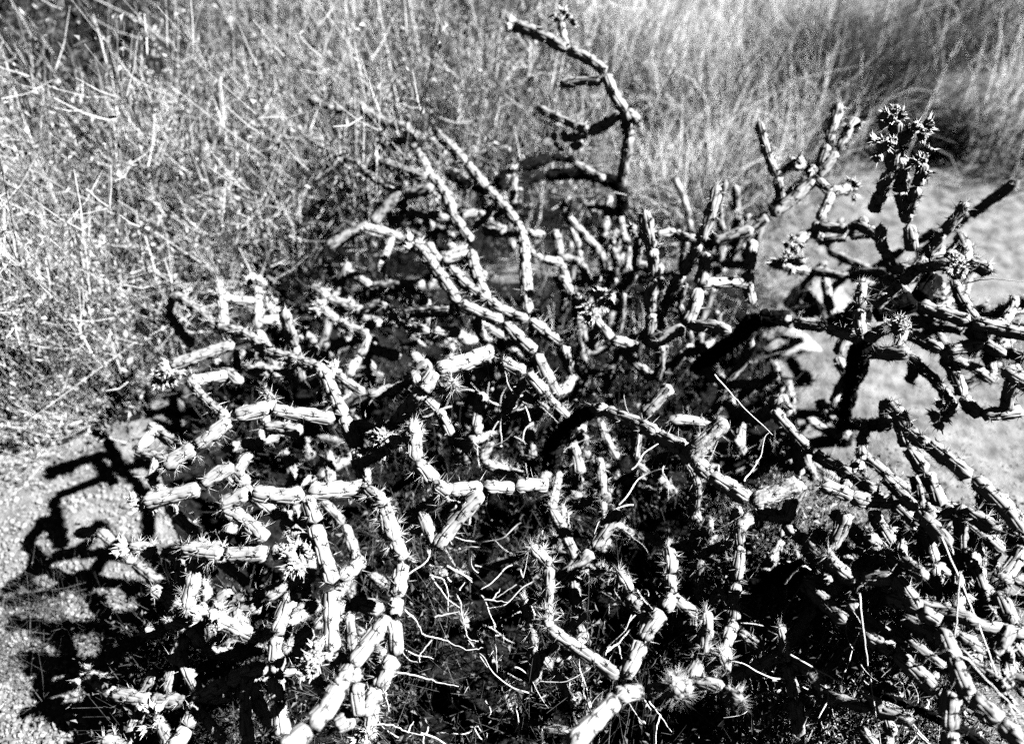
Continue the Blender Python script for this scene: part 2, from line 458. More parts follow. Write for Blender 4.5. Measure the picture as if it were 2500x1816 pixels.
# --- right plant
br('R', '1852,293,.62 1897,432,.54 1904,492,.48', 11, tip0=True)
br('R', '1897,430,.54 1930,402,.55', 7, f1=4)
br('R', '2050,250,.62 2020,350,.57 1990,437,.52', 13, tip0=True)
br('R', '2093,287,.60 2045,370,.56 1990,437,.52', 12, tip0=True, f0=2)
br('R', '1988,436,.52 1965,405,.53', 8, f1=4)
br('R', '1990,437,.52 1880,528,.47 1738,597,.42', 14)
br('R', '1842,560,.47 1737,595,.44', 16)
wood('R', '1690,908,.22 1800,826,.32 1848,776,.38 1930,778,.40', [15, 17, 17, 14])
br('R', '1850,772,.38 1935,785,.40 2018,797,.42', 14)
wood('R', '2020,797,.42 2130,765,.45 2240,730,.48 2283,672,.5', [15, 18, 22, 17])
br('R', '2262,625,.52 2302,568,.56 2360,490,.61', 12, tip1=True, spiny=.3)
br('R', '2260,628,.52 2200,690,.5 2133,750,.48', 13)
br('R', '2186,352,.72 2178,417,.67 2150,470,.62', 12, spiny=.3)
br('R', '2190,350,.72 2188,290,.76', 11, f1=8, spiny=.4)
br('R', '2188,345,.72 2232,322,.74', 11, f1=7)
br('R', '2184,345,.72 2160,350,.74', 9, f1=6)
br('R', '2150,470,.62 2133,516,.58', 15)
br('R', '2198,386,.68 2198,471,.62 2218,548,.57 2229,615,.53', 13, spiny=.25)
br('R', '2254,395,.68 2238,457,.64 2222,520,.59', 11, f0=5, spiny=.4)
br('R', '2206,405,.66 2214,480,.61', 9)
br('R', '2149,548,.56 2160,613,.52 2180,664,.48', 11)
br('R', '2078,464,.50 2032,468,.52 1999,540,.49 1985,568,.47', 12, amp=.44, f0=4)
br('R', '1985,566,.47 1936,598,.46', 15, f1=6)
br('R', '1965,640,.47 1920,630,.45', 10, f1=9, spiny=.9)
br('R', '2140,568,.47 2070,575,.46 1990,585,.44', 14)
br('R', '2120,535,.52 2070,560,.5', 10)
br('R', '2306,616,.52 2365,640,.52 2424,664,.53', 16, tip1=True, spiny=.7)
br('R', '2338,570,.5 2362,625,.5', 14, spiny=.5, tip0=True)
br('R', '2322,641,.56 2326,646,.58', 9, f1=6, spiny=.9)
br('R', '2328,684,.50 2386,785,.5', 12)
br('R', '2241,742,.50 2371,785,.51 2530,822,.52', 18)
br('R', '2210,783,.44 2356,803,.46 2457,868,.47', 15)
br('R', '2201,807,.46 2306,856,.47 2404,838,.48', 14)
br('R', '2106,687,.56 2098,752,.54 2104,818,.52', 11, tip0=True, spiny=.8)
br('R', '2106,832,.50 2013,802,.5', 12, tip1=True, spiny=.6)
br('R', '2112,830,.50 2172,797,.54', 12, tip1=True, spiny=.8)
wood('R', '2062,1080,-.01 2056,1000,.12 2086,918,.3 2106,845,.48', [24, 20, 20, 18])
br('R', '2118,860,.46 2226,862,.5', 17, spiny=.5, tip1=True)
br('R', '2210,800,.5 2195,800,.53', 9, f1=6, spiny=1)
br('R', '2232,872,.44 2220,936,.38', 11)
br('R', '2300,866,.44 2349,966,.44 2392,1016,.44', 13)
br('R', '2393,1014,.44 2498,1002,.45', 12)
br('R', '2238,886,.40 2306,955,.40', 11)
br('R', '2330,1000,.42 2300,1012,.42', 9, f1=6, spiny=.5)
br('R', '2062,1042,.1 2110,1038,.3 2166,1036,.40', 13, mat='skin')
br('R', '2162,978,.44 2215,1050,.46 2268,1086,.47 2372,1166,.49 2500,1302,.48', 14, tip0=True, spiny=.35)
br('R', '2217,1092,.42 2258,1152,.42 2296,1238,.4', 14)
br('R', '2331,1237,.40 2279,1292,.38', 12)
br('R', '2349,1230,.42 2350,1374,.34', 12, spiny=.3)
br('R', '2352,1240,.42 2444,1296,.44', 14, tip1=True, spiny=.7)
br('R', '2445,900,.56 2530,950,.56', 13, tip0=True, spiny=1.0)
br('R', '2476,725,.5 2445,790,.5', 11)
br('R', '2520,860,.54 2485,905,.52', 13, spiny=.5)
br('R', '1985,1108,.36 2080,1160,.40 2140,1200,.42', 14, spiny=.3)
# --- lower right plant
br('F', '2245,1283,.47 2180,1220,.49 2080,1212,.52 2000,1184,.55', 15, tip1=True, spiny=1.1)
br('F', '1956,1172,.50 1916,1278,.42', 14)
br('F', '2068,1246,.48 2026,1345,.42', 15, spiny=.3)
br('F', '2130,1246,.48 2190,1340,.42', 15, spiny=.4)
br('F', '2010,1290,.40 1960,1330,.36', 13, spiny=.5)
br('F', '2020,1362,.5 2022,1352,.53', 12, tip1=True, spiny=1.4)
br('F', '2258,1303,.44 2280,1374,.42 2280,1472,.38', 14, spiny=.8)
br('F', '2300,1292,.40 2318,1390,.38', 12, spiny=.3)
br('F', '2150,1345,.44 2220,1400,.46', 12, spiny=1.0, tip1=True)
br('F', '2046,1398,.42 2100,1414,.45 2188,1412,.48 2244,1492,.5 2296,1522,.5', 15)
br('F', '2294,1538,.50 2326,1605,.52 2367,1700,.53', 17)
br('F', '2371,1698,.53 2440,1762,.54 2510,1826,.55', 17)
br('F', '2326,1682,.48 2318,1785,.45 2315,1850,.42', 16)
br('F', '1960,1420,.38 2066,1522,.42', 16)
br('F', '2097,1540,.42 2182,1592,.43 2293,1694,.44', 17)
wood('F', '1770,1438,.25 1880,1418,.32 1975,1384,.36', [15, 18, 15])
br('F', '1902,1524,.36 1920,1616,.28 1939,1704,.25 1951,1800,.22', 12, spiny=.7, tip0=True)
br('F', '1932,1612,.28 1982,1636,.3', 12)
br('F', '1800,1541,.2 1866,1583,.2', 14, mat='dead')
br('F', '2500,1335,.54 2432,1440,.52 2470,1525,.5', 14, spiny=1.0)
br('F', '2435,1412,.55 2470,1420,.54', 11, tip0=True, spiny=1.0)
br('F', '2334,1548,.46 2416,1599,.46', 14, f1=8)
wood('F', '2120,1682,.3 2230,1725,.36 2325,1772,.4 2420,1830,.42', [5, 6, 7, 8])
br('F', '2150,1720,.2 2180,1800,.2', 11)
br('F', '2100,1770,.2 2140,1830,.22', 11)
# --- left plant: upper left arms
br('L', '909,702,.26 1036,697,.30', 13)
br('L', '760,702,.30 800,728,.32 886,762,.34', 13, tip0=True, spiny=.4)
br('L', '810,722,.30 852,724,.3', 11)
br('L', '795,735,.33 782,748,.34', 8, f1=7)
br('L', '938,733,.38 972,782,.38 1048,812,.38', 11, tip0=True, spiny=.8)
br('L', '990,765,.36 1107,756,.38', 14)
br('L', '1056,808,.38 1126,808,.38', 12)
br('L', '825,783,.32 903,818,.33', 10, tip0=True, spiny=.5)
br('L', '870,782,.28 918,780,.28', 10)
br('L', '910,850,.24 975,870,.26', 13)
br('L', '870,900,.22 915,905,.24', 9)
br('L', '846,916,.3 876,870,.3', 11)
br('L', '820,910,.40 892,962,.38', 11, f0=6)
br('L', '895,965,.38 990,938,.4', 11)
br('L', '1203,853,.51 1062,902,.53 1030,955,.51 964,1036,.48', 15, amp=.44)
br('L', '1053,886,.44 1001,924,.42', 12)
br('L', '1103,939,.5 1103,936,.53', 10, tip1=True, spiny=1.6)
br('L', '1032,962,.42 1070,1000,.41 1102,1064,.38', 11)
br('L', '1180,955,.36 1163,1062,.32 1130,1094,.28', 12)
br('L', '1225,880,.44 1285,910,.43 1335,965,.40', 13, spiny=.2)
br('L', '426,718,.32 533,803,.37 645,856,.41 791,905,.46', 13, tip0=True, spiny=.2)
br('L', '790,908,.46 836,1014,.48 870,1096,.44 890,1182,.43', 14, spiny=.15)
br('L', '531,687,.37 546,795,.38', 11, tip0=True, spiny=.3)
br('L', '574,838,.38 414,894,.35', 14, f1=8)
br('L', '430,905,.33 395,921,.32', 9, f1=9)
br('L', '519,881,.34 588,936,.36', 12)
br('L', '577,854,.34 583,916,.32', 9)
br('L', '605,897,.30 662,913,.32', 12, tip0=True, spiny=.5)
br('L', '414,764,.26 470,845,.28', 11)
br('L', '652,748,.28 716,830,.30', 11, f0=7)
br('L', '742,800,.26 735,830,.25', 9)
br('L', '571,1017,.50 661,993,.51', 15, amp=.44)
br('L', '664,1001,.51 820,1023,.49', 15, amp=.44)
br('L', '562,1022,.50 478,1090,.47 402,1146,.44', 14, tip1=True, spiny=.6)
br('L', '364,1037,.32 465,1088,.36', 12)
br('L', '333,1105,.32 425,1125,.36', 11)
br('L', '463,929,.40 553,1017,.46', 11)
br('L', '646,954,.46 669,986,.48', 8, tip0=True)
br('L', '648,1044,.40 740,1054,.42', 13)
br('L', '491,1192,.38 349,1224,.36', 14, f1=5, amp=.44)
br('L', '491,1184,.38 572,1134,.40', 14)
br('L', '367,1173,.34 402,1202,.35', 8)
br('L', '575,1160,.36 600,1180,.38', 12)
br('L', '600,1070,.4 615,1100,.38', 12)
br('W', '614,1200,.50 745,1206,.50', 16, amp=.44)
br('W', '611,1202,.50 534,1234,.48', 15, amp=.44)
br('W', '534,1236,.47 650,1320,.46', 13, spiny=.35, tip0=True)
br('W', '751,1200,.50 897,1190,.46', 15, spiny=.3)
br('W', '748,1208,.50 772,1278,.47', 13, spiny=.3)
br('W', '766,1279,.47 813,1426,.43', 14, amp=.44)
br('W', '808,1436,.42 810,1596,.39', 15, amp=.44)
br('W', '811,1602,.39 873,1664,.39 885,1748,.38', 13, spiny=.3)
br('W', '780,1600,.40 775,1612,.41', 9, f1=9, spiny=.8)
br('W', '887,1750,.37 925,1682,.39 966,1602,.41 957,1512,.43', 13)
br('W', '952,1504,.43 853,1626,.42', 15, amp=.44)
br('W', '957,1508,.42 968,1460,.42 983,1372,.43', 12)
br('W', '983,1370,.43 960,1318,.45 925,1215,.48', 13, spiny=.7)
br('W', '828,1674,.47 757,1774,.49', 18, amp=.44)
br('W', '757,1777,.49 690,1835,.5', 18, amp=.44)
br('W', '866,1746,.36 818,1774,.36', 13)
br('W', '716,1441,.36 671,1552,.34 674,1650,.32 676,1712,.30 692,1804,.28', 13)
br('W', '740,1399,.37 646,1458,.36', 14)
br('W', '767,1535,.34 686,1592,.33', 12)
br('W', '889,1362,.40 828,1412,.42', 12)
br('W', '856,1470,.32 935,1488,.34', 14)
br('W', '638,1476,.33 540,1502,.30', 13, tip1=True, spiny=.4)
br('W', '566,1438,.34 509,1483,.30', 13)
br('W', '485,1362,.38 457,1490,.34', 14, spiny=.5, tip1=True)
br('W', '655,1350,.44 548,1354,.43 438,1335,.42', 14, tip1=True, spiny=.6, amp=.44)
br('W', '660,1350,.44 730,1340,.44 748,1300,.45', 12)
br('W', '700,1350,.44 722,1370,.45', 10, f1=11, spiny=.8)
br('W', '377,1347,.28 315,1332,.27', 12, tip1=True, spiny=.6, f1=4)
br('W', '438,1362,.28 394,1350,.28', 9, spiny=.5)
br('W', '240,1293,.14 180,1304,.14', 11, tip1=True, spiny=.6)
br('W', '463,1532,.22 398,1507,.22', 12, tip1=True, spiny=.4)
br('W', '445,1550,.20 426,1625,.18 405,1688,.15', 14)
br('W', '382,1640,.16 352,1690,.13', 12)
br('W', '560,1500,.26 520,1540,.26', 10, tip1=True, spiny=.7)
br('W', '640,1630,.24 556,1663,.21 477,1702,.17', 13)
br('W', '470,1706,.16 372,1709,.14 279,1694,.12 213,1642,.11', 14, f1=6, amp=.44)
br('W', '476,1716,.17 458,1774,.18 412,1830,.18', 14)
br('W', '330,1822,.12 248,1806,.12', 12, tip1=True, spiny=.6)
br('W', '640,1840,.2 590,1812,.22', 12, tip1=True)
# lower centre
br('L', '1340,1186,.38 1256,1189,.40 1180,1186,.42 1095,1200,.43 982,1272,.41', 12)
br('L', '1178,1200,.43 1063,1338,.42', 13)
br('L', '1112,1232,.38 1092,1272,.36', 13)
br('L', '1070,1262,.36 1032,1296,.35', 13)
br('L', '1004,1028,.49 1015,1127,.47 1060,1180,.45 1098,1200,.43', 13, spiny=.5)
br('L', '962,1036,.48 935,1056,.48', 11, f1=12, spiny=.6)
br('L', '1000,1040,.50 998,1056,.51', 10, f1=10, spiny=.9)
br('L', '960,1070,.46 949,1092,.46', 9, f1=7)
br('L', '918,1050,.42 855,1035,.44', 13)
br('L', '895,1195,.48 945,1232,.50', 13, tip1=True, spiny=1.0)
br('L', '930,1225,.48 960,1320,.46', 14, spiny=1.0)
wood('L', '1345,1290,-.01 1345,1190,.15 1352,1085,.3 1400,1030,.36 1450,996,.4', [22, 19, 17, 14, 11])
br('L', '1447,996,.40 1476,1002,.42 1606,1063,.46 1676,1100,.48', 13)
br('L', '1775,1024,.54 1676,1122,.50', 20, mat='dead', spiny=1.0)
br('L', '1690,1120,.49 1731,1158,.47 1832,1222,.46', 14)
br('L', '1834,1228,.46 1956,1180,.47', 14, mat='dead')
br('L', '1846,1252,.40 1920,1262,.4', 15, mat='dead')
br('L', '1638,939,.38 1568,1014,.34', 13)
br('L', '1675,1130,.46 1690,1250,.28 1688,1400,.06', 11)
br('L', '1802,1243,.40 1806,1330,.36 1795,1420,.32 1792,1515,.26', 11, spiny=.8)
br('L', '1502,1706,.46 1390,1822,.50', 18, amp=.44)
br('L', '1575,1688,.42 1504,1698,.44', 12)
br('L', '1520,1656,.36 1567,1564,.38 1618,1490,.40 1642,1454,.40', 14, spiny=.25)
br('L', '1642,1450,.40 1634,1400,.42 1628,1334,.43', 11, spiny=.8, tip1=True)
br('L', '1556,1496,.34 1540,1449,.37 1506,1390,.40', 11, spiny=.9, tip1=True)
br('L', '1330,1450,.24 1336,1532,.36', 10, tip1=True, spiny=.9)
br('L', '1340,1380,.36 1294,1330,.42', 11, tip1=True, spiny=1.1)
br('L', '1706,1614,.34 1722,1488,.42', 13, tip1=True, spiny=.9)
br('L', '1690,1580,.36 1698,1500,.36', 9, spiny=.4)
br('L', '1770,1640,.32 1758,1592,.38', 10, tip1=True, spiny=1.3)
br('L', '1655,1690,.38 1641,1668,.47', 20, tip1=True, spiny=3.0)
br('L', '1688,1664,.36 1771,1687,.38 1812,1714,.42', 12, tip1=True, spiny=1.0)
br('L', '1354,1420,.22 1447,1342,.26 1513,1243,.30', 13)
br('L', '1285,1090,.2 1300,1150,.16', 10)
br('L', '1395,1080,.26 1415,1160,.22', 13, spiny=.5)
br('L', '1290,960,.3 1300,1120,.2', 11)

def in_poly(n, poly):
    poly = np.array(poly, float); out = []; lo, hi = poly.min(0), poly.max(0)
    while len(out) < n:
        x, y = rng.uniform(lo, hi); ins = False; j = len(poly)-1
        for i in range(len(poly)):
            (xi, yi), (xj, yj) = poly[i], poly[j]
            if (yi > y) != (yj > y) and x < (xj-xi)*(y-yi)/(yj-yi) + xi: ins = not ins
            j = i
        if ins: out.append((x, y))
    return out
def thicket(key, n, poly, z0, z1, bias, spread, nmin, nmax, R, spiny, fr=.1):
    # smaller stems filling the tangle, two or three joints each
    for x, y in in_poly(n, poly):
        p = at(x, y, rng.uniform(z0, z1)); d = norm(np.array(bias) + rng.normal(0, spread, 3)); line = [p]
        m = rng.integers(nmin, nmax + 1)
        for i in range(m):
            q = p + d*rng.uniform(.065, .125)
            if q[2] < .02: break
            last = i == m-1
            joint(key, p, q, R*.001*rng.uniform(.85, 1.1), spiny*(1.6 if last else 1), tip=last, res=.67, fruit=int(last and rng.random() < fr)*5)
            line.append(q); p = q; d = norm(d + rng.normal(0, .28, 3))
        ROOTS[key][2].append(line)
thicket('B', 44, [(1330, 640), (1500, 580), (1880, 580), (1940, 720), (1700, 900), (1420, 980)], .06, .24, (0, 0, 1), .28, 1, 2, 9.5, .12)
thicket('B', 12, [(900, 520), (1250, 500), (1350, 700), (1000, 740)], .18, .33, (-.4, .1, .3), .5, 1, 2, 9.5, .12)
thicket('R', 16, [(1900, 600), (2280, 620), (2340, 800), (2000, 900)], .18, .34, (.2, 0, .8), .4, 1, 2, 10, .3)
thicket('R', 14, [(2250, 700), (2500, 760), (2500, 900), (2260, 900)], .22, .4, (.6, -.2, .1), .5, 1, 2, 10, .3)
thicket('F', 34, [(2020, 1180), (2400, 1240), (2360, 1560), (2050, 1480)], .2, .38, (.5, -.5, -.25), .45, 1, 2, 10.5, .4)
thicket('F', 15, [(1640, 1260), (2020, 1300), (2040, 1720), (1600, 1700)], .05, .2, (0, -.1, .9), .5, 1, 2, 9.5, .7)
thicket('L', 44, [(640, 860), (900, 760), (1330, 800), (1330, 1080), (700, 1160)], .08, .28, (-.45, 0, .4), .55, 1, 2, 10.5, .2)
thicket('W', 22, [(400, 1250), (900, 1250), (900, 1680), (520, 1600)], .08, .22, (-.4, -.2, .3), .6, 1, 2, 10.5, .3)
thicket('L', 14, [(1330, 1000), (1650, 1050), (1600, 1300), (1330, 1300)], .08, .25, (.1, -.1, .6), .6, 1, 2, 9.5, .5)

thicket('R', 20, [(1680, 900), (2040, 980), (2000, 1180), (1660, 1150)], .05, .28, (.1, -.1, .6), .6, 1, 2, 10, .3)
thicket('F', 18, [(2080, 1080), (2440, 1200), (2470, 1500), (2250, 1450)], .22, .4, (.5, -.5, -.3), .4, 2, 2, 10, .3)
thicket('W', 10, [(930, 1260), (1330, 1260), (1600, 1400), (1560, 1800), (950, 1800)], .02, .16, (0, -.1, .8), .6, 1, 2, 7, .9)
thicket('F', 16, [(1880, 1350), (2280, 1430), (2300, 1780), (1850, 1780)], .05, .22, (.2, -.2, .6), .6, 1, 2, 9, .5)

# --- hidden stems that carry the arms: each branch is tied to the nearest part of its own plant
def path_pts(P):
    P = np.asarray(P)
    if len(P) == 1: return P
    return np.concatenate([P[i] + (P[i+1]-P[i])*np.linspace(0, 1, 6)[:, None] for i in range(len(P)-1)])
for key, (e, c, ls) in ROOTS.items():
    done = path_pts(ls[0]); rest = [path_pts(l) for l in ls[1:]]
    while rest:
        best = None
        for i, l in enumerate(rest):
            d = np.linalg.norm(done[:, None] - l[None], axis=2)
            d = d + 1.2*np.maximum(0, done[:, None, 2] - l[None, :, 2] - .02) + .8*(l[None, :, 2] - l[:, 2].min())
            j = np.unravel_index(d.argmin(), d.shape)
            if best is None or d[j] < best[0]: best = (d[j], i, j)
        d, i, j = best; l = rest.pop(i)
        p, q = done[j[0]], l[j[1]]; d = np.linalg.norm(p - q)
        if d > .032:
            m = max(1, int(round(d/.12)))
            mid = np.array((0, 0, -.12*d))
            pts = [p + (q-p)*t + mid*4*t*(1-t) for t in np.linspace(0, 1, m+1)]
            for a, b in zip(pts[:-1], pts[1:]): joint(key, a, b, .0098, .05, res=.67)
            l = np.concatenate([l, np.array(pts)])
        done = np.concatenate([done, l])

# --- short side joints down inside the tangle
base = list(JOINTS)
for k in range(110):
    key, p0, p1, o = base[rng.integers(len(base))]
    if sum(1 for q in JOINTS if q[0] == key) > 280: continue
    t = rng.uniform(.1, .9); p = p0 + (p1-p0)*t
    d = norm(rng.normal(size=3)*np.array((1, 1, .45)) + np.array((0, .25, -.55)))
    L = rng.uniform(.05, .1)
    q = p + d*L
    if q[2] < .03 or p[2] > .42 or p[1] > 1.75: continue
    joint(key, p, q, rng.uniform(.0075, .0105), .25, tip=True, res=.67, fruit=int(rng.random() < .12)*4)

# ------------------------------------------------------------------ brush and grass behind
def in_px(n, poly):
    """n random ground points seen inside a photo polygon"""
    poly = np.array(poly, float); out = []
    lo, hi = poly.min(0), poly.max(0)
    while len(out) < n:
        q = rng.uniform(lo, hi); x, y = q; ins = False; j = len(poly)-1
        for i in range(len(poly)):
            (xi, yi), (xj, yj) = poly[i], poly[j]
            if (yi > y) != (yj > y) and x < (xj-xi)*(y-yi)/(yj-yi) + xi: ins = not ins
            j = i
        if ins: out.append(at(x, y))
    P = np.array(out); P[:, 2] = ground_z(P) - .005
    return P

def stems(B, H, lean, wob, r0, M_=7, clump=1):
    """upright wiry stems from base points: returns centre lines [n,M,3]"""
    n = len(B); t = np.linspace(0, 1, M_)
    d = rng.normal(0, lean, (n, 2)); c = rng.normal(0, wob, (n, 2))
    if clump > 1: d += np.repeat(rng.normal(0, lean, (n//clump + 1, 2)), clump, 0)[:n]
    P = np.zeros((n, M_, 3))
    P[..., 2] = H[:, None]*t
    P[..., :2] = (H[:, None, None])*(d[:, None]*t[:, None] + c[:, None]*(t**2)[:, None])
    P[:, 1:, :2] += np.cumsum(rng.normal(0, .009, (n, M_-1, 2))*H[:, None, None], 1)
    return P + B[:, None], r0[:, None]*(1 - .7*t)[None]

def brush_parts(B, h0, h1, leafn, leaf_l, lean=.16, twigs=3, r=.0012, clump=1, hs=1.0):
    n = len(B); H = rng.uniform(h0, h1, n)*hs
    P, rr = stems(B, H, lean, .12, np.full(n, r)*rng.uniform(.6, 1.3, n), 6, clump)
    parts = [tubes(P, rr)]
    # side twigs
    w = np.repeat(np.arange(n), twigs); k = rng.integers(2, 5, len(w)); s = P[w, k]
    T = norm(rng.normal(0, .6, (len(w), 3)) + np.array((0, 0, .8))); Lw = rng.uniform(.04, .13, len(w))
    tt = np.linspace(0, 1, 3); Q = s[:, None] + T[:, None]*(Lw[:, None]*tt)[..., None] + np.array((0, 0, .3))*(Lw[:, None]*tt**2)[..., None]
    parts.append(tubes(Q, (np.full(len(w), r*.6))[:, None]*(1 - .5*tt)))
    # leaves on stems and twigs
    src = np.concatenate([P[:, 2:].reshape(-1, 3), Q.reshape(-1, 3)])
    m = n*leafn; b = src[rng.integers(0, len(src), m)] + rng.normal(0, .006, (m, 3))
    D = norm(rng.normal(size=(m, 3)) + np.array((0, 0, .5))); Nn = rdir(m)
    L = rng.uniform(leaf_l*.5, leaf_l*1.3, m)
    return merge(parts), leaves(b, D, Nn, L, L*rng.uniform(.3, .6, m))

def shrub(name, B, label, cat, h0, h1, leafn, leaf_l, mats=('stem', 'leaf'), group=None, kind=None, **kw):
    s, l = brush_parts(B, h0, h1, leafn, leaf_l, **kw)
    c = B.mean(0); c[2] = 0
    e = bpy.data.objects.new(name, None); col.objects.link(e); e.location = c; e.empty_display_size = .1
    tag(e, label, cat, group, kind)
    obj('stems', mk_mesh('stems', s[0] - c, s[1], M[mats[0]], smooth=False), e)
    obj('leaves', mk_mesh('leaves', l[0] - c, l[1], M[mats[1]], smooth=False), e)
    return e

def round_patch(px, rad, n):
    c = at(*px); a = rng.uniform(0, 6.28, n); r = rad*np.sqrt(rng.random(n))
    P = np.stack([c[0] + r*np.cos(a), c[1] + r*np.sin(a), np.zeros(n)], 1); P[:, 2] = ground_z(P) - .005
    return P

# the wiry brush that reads as one mass
CLUMPS = [(540, -300), (480, 430), (200, 540), (-260, 580), (-260, 1000), (-60, 1120), (150, 1110), (330, 1040), (440, 940), (580, 860), (760, 780), (900, 730), (1130, 690), (1480, 610), (1480, -300)]
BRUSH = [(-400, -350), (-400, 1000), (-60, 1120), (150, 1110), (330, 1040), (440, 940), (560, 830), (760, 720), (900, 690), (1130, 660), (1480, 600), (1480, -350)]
tag(obj('brush_shade_sheet', shade_sheet(BRUSH)), 'dark sheet painting shade on the ground under the wiry brush', None, None, 'stuff')  # second dark sheet, paints the shade between the brush stems
cc = in_px(300, CLUMPS); hs = np.repeat(np.clip(rng.lognormal(0, .3, 300), .5, 1.35), 9)
B = np.repeat(cc, 9, 0) + np.concatenate([rng.normal(0, .026, (300*9, 2)), np.zeros((300*9, 1))], 1)
s, l = brush_parts(B, .24, .58, 8, .015, lean=.12, twigs=4, r=.0018, clump=9, hs=hs)
e = bpy.data.objects.new('brush', None); col.objects.link(e); tag(e, 'dense wiry brush of thin pale stems and tiny leaves behind the cactus', None, None, 'stuff')
obj('stems', mk_mesh('stems', s[0], s[1], M['stem'], smooth=False), e)
obj('leaves', mk_mesh('leaves', l[0], l[1], M['leaf'], smooth=False), e)
shrub('bush', round_patch((60, 330), .5, 300), 'dark leafy bush in the top left corner behind the brush', 'bush', .35, .6, 50, .022, ('litter', 'dleaf'))
shrub('bush', round_patch((300, 760), .16, 110), 'low leafy bush on the left edge of the brush, beside the cactus arms', 'bush', .12, .3, 40, .017)
shrub('bush', round_patch((520, 560), .2, 110), 'twiggy bush with long bare pale stems left of the rear cactus arms', 'bush', .3, .48, 12, .012, ('straw', 'leaf'))
shrub('bush', round_patch((830, 470), .2, 100), 'tuft of tall straight pale stems just left of the thin cactus arms', 'bush', .28, .5, 8, .012, ('straw', 'leaf'))
shrub('weed_mat', in_px(420, [(-150, 930), (-150, 1130), (120, 1090), (330, 1020), (420, 960), (250, 900)]), 'low matted weed at the left edge where the gravel begins', 'weed', .03, .08, 16, .012, ('stem', 'leaf'), lean=.9, twigs=5, r=.0009)
shrub('weed_mat', round_patch((110, 1560), .09, 70), 'thin trailing weed on the gravel above the lowest left joint', 'weed', .012, .035, 7, .007, ('litter', 'litter'), lean=1.6, twigs=4, r=.0006)

def grass_mesh(B, L0, L1, lean, r=.0009, bias=(0, 0), mat='grass'):
    n = len(B); H = rng.uniform(L0, L1, n); t = np.linspace(0, 1, 5)
    d = rng.normal(0, lean, (n, 2)) + np.array(bias)
    P = np.zeros((n, 5, 3)); P[..., 2] = H[:, None]*(t - .25*t**3*np.minimum(1.5, np.linalg.norm(d, axis=1))[:, None])
    P[..., :2] = H[:, None, None]*d[:, None]*(.4*t + .8*t**2)[:, None]
    v, f = tubes(P + B[:, None], (r*rng.uniform(.6, 1.3, n))[:, None]*(1.05 - .9*t))
    return mk_mesh('blades', v, f, M[mat], smooth=False)
tag(obj('grass', grass_mesh(in_px(3000, [(1380, 520), (1380, -450), (3100, -450), (3100, 330), (2560, 400), (2380, 400), (2250, 420), (1950, 560), (1700, 640)]), .16, .38, .42, .0015)), 'pale dry grass growing thickly behind the cactus at the upper right', None, None, 'stuff')
def tuft(px, rad, n, label, L0=.22, L1=.42, lean=.35, mat='grass', r=.0011, bias=(0, 0)):
    n = int(n*.62); r = r*1.25
    B = round_patch(px, rad, n); c = B.mean(0); c[2] = 0
    o = obj('grass_tuft', grass_mesh(B - c, L0, L1, lean, r, bias, mat), None, c)
    return tag(o, label, 'grass tuft')
tuft((1700, 330), .18, 900, 'bright thick tuft of dry grass right of the tall rear cactus arm', mat='straw')
tuft((1640, 560), .12, 900, 'dry grass tuft low behind the upright middle stems', .15, .3, mat='straw')
tuft((1880, 180), .22, 900, 'large pale grass tuft above the forked right branch', mat='straw')
tuft((2380, 90), .28, 1200, 'broad grass tuft leaning out to the right in the top right corner', .3, .5, .3, bias=(.35, 0), mat='straw')
tuft((2040, 290), .21, 2400, 'large dark grass clump between the pale ones at the upper right', .24, .42, mat='dleaf')
tuft((2270, 370), .09, 800, 'smaller dark tuft on the sand just right of the budding stem', .12, .28, mat='dleaf')
tuft((1300, 420), .18, 500, 'dry grass tuft behind the arching dark rear branch', .2, .36)
tuft((660, 690), .10, 220, 'fan of pale grass blades at the foot of the brush, left of centre', .15, .34, .6, 'straw', .0012)

tuft((1480, 250), .16, 1100, 'pale feathery grass tuft directly behind the highest cactus arm', .25, .45, .3, 'straw')
tuft((1120, 480), .15, 600, 'tall bright grass clump between the two thin rear arms', .25, .5, .25, 'straw', .0013)
tuft((900, 330), .18, 700, 'tall pale grass clump above the leftmost rear arm', .3, .55, .25, 'straw', .0014)
tuft((2470, 400), .16, 500, 'pale grass tuft fanning over the sand at the right edge', .22, .42, .4, 'straw', .0011, (.3, .1))
tuft((1800, 480), .13, 600, 'pale grass tuft low between the forked branch and the middle stems', .15, .32, .4, 'straw')
tuft((1960, 390), .13, 600, 'soft pale grass tuft right behind the forked right branch', .18, .36, .4, 'straw')
# ------------------------------------------------------------------ ground cover under and before the cactus
def forbs(n, poly, h, leaf_l, nl, mats, name, label, twigs=5, r=.0008):
    B = in_px(n, poly); s, l = brush_parts(B, h*.4, h, nl, leaf_l, lean=.5, twigs=twigs, r=r)
    e = bpy.data.objects.new(name, None); col.objects.link(e); tag(e, label, None, None, 'stuff')
    obj('stems', mk_mesh('stems', s[0], s[1], M[mats[0]], smooth=False), e)
    obj('leaves', mk_mesh('leaves', l[0], l[1], M[mats[1]], smooth=False), e)
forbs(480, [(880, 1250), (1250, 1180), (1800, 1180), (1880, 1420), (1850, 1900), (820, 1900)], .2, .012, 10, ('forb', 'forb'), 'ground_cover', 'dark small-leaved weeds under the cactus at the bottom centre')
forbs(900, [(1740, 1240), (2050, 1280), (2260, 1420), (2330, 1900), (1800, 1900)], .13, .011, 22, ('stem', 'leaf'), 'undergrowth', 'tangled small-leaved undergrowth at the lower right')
forbs(600, [(480, 900), (900, 700), (1500, 640), (1980, 680), (1900, 1000), (1500, 1250), (900, 1250), (560, 1200)], .18, .014, 6, ('litter', 'forb'), 'leaf_litter', 'dark leaf litter and dead stalks beneath the cactus')
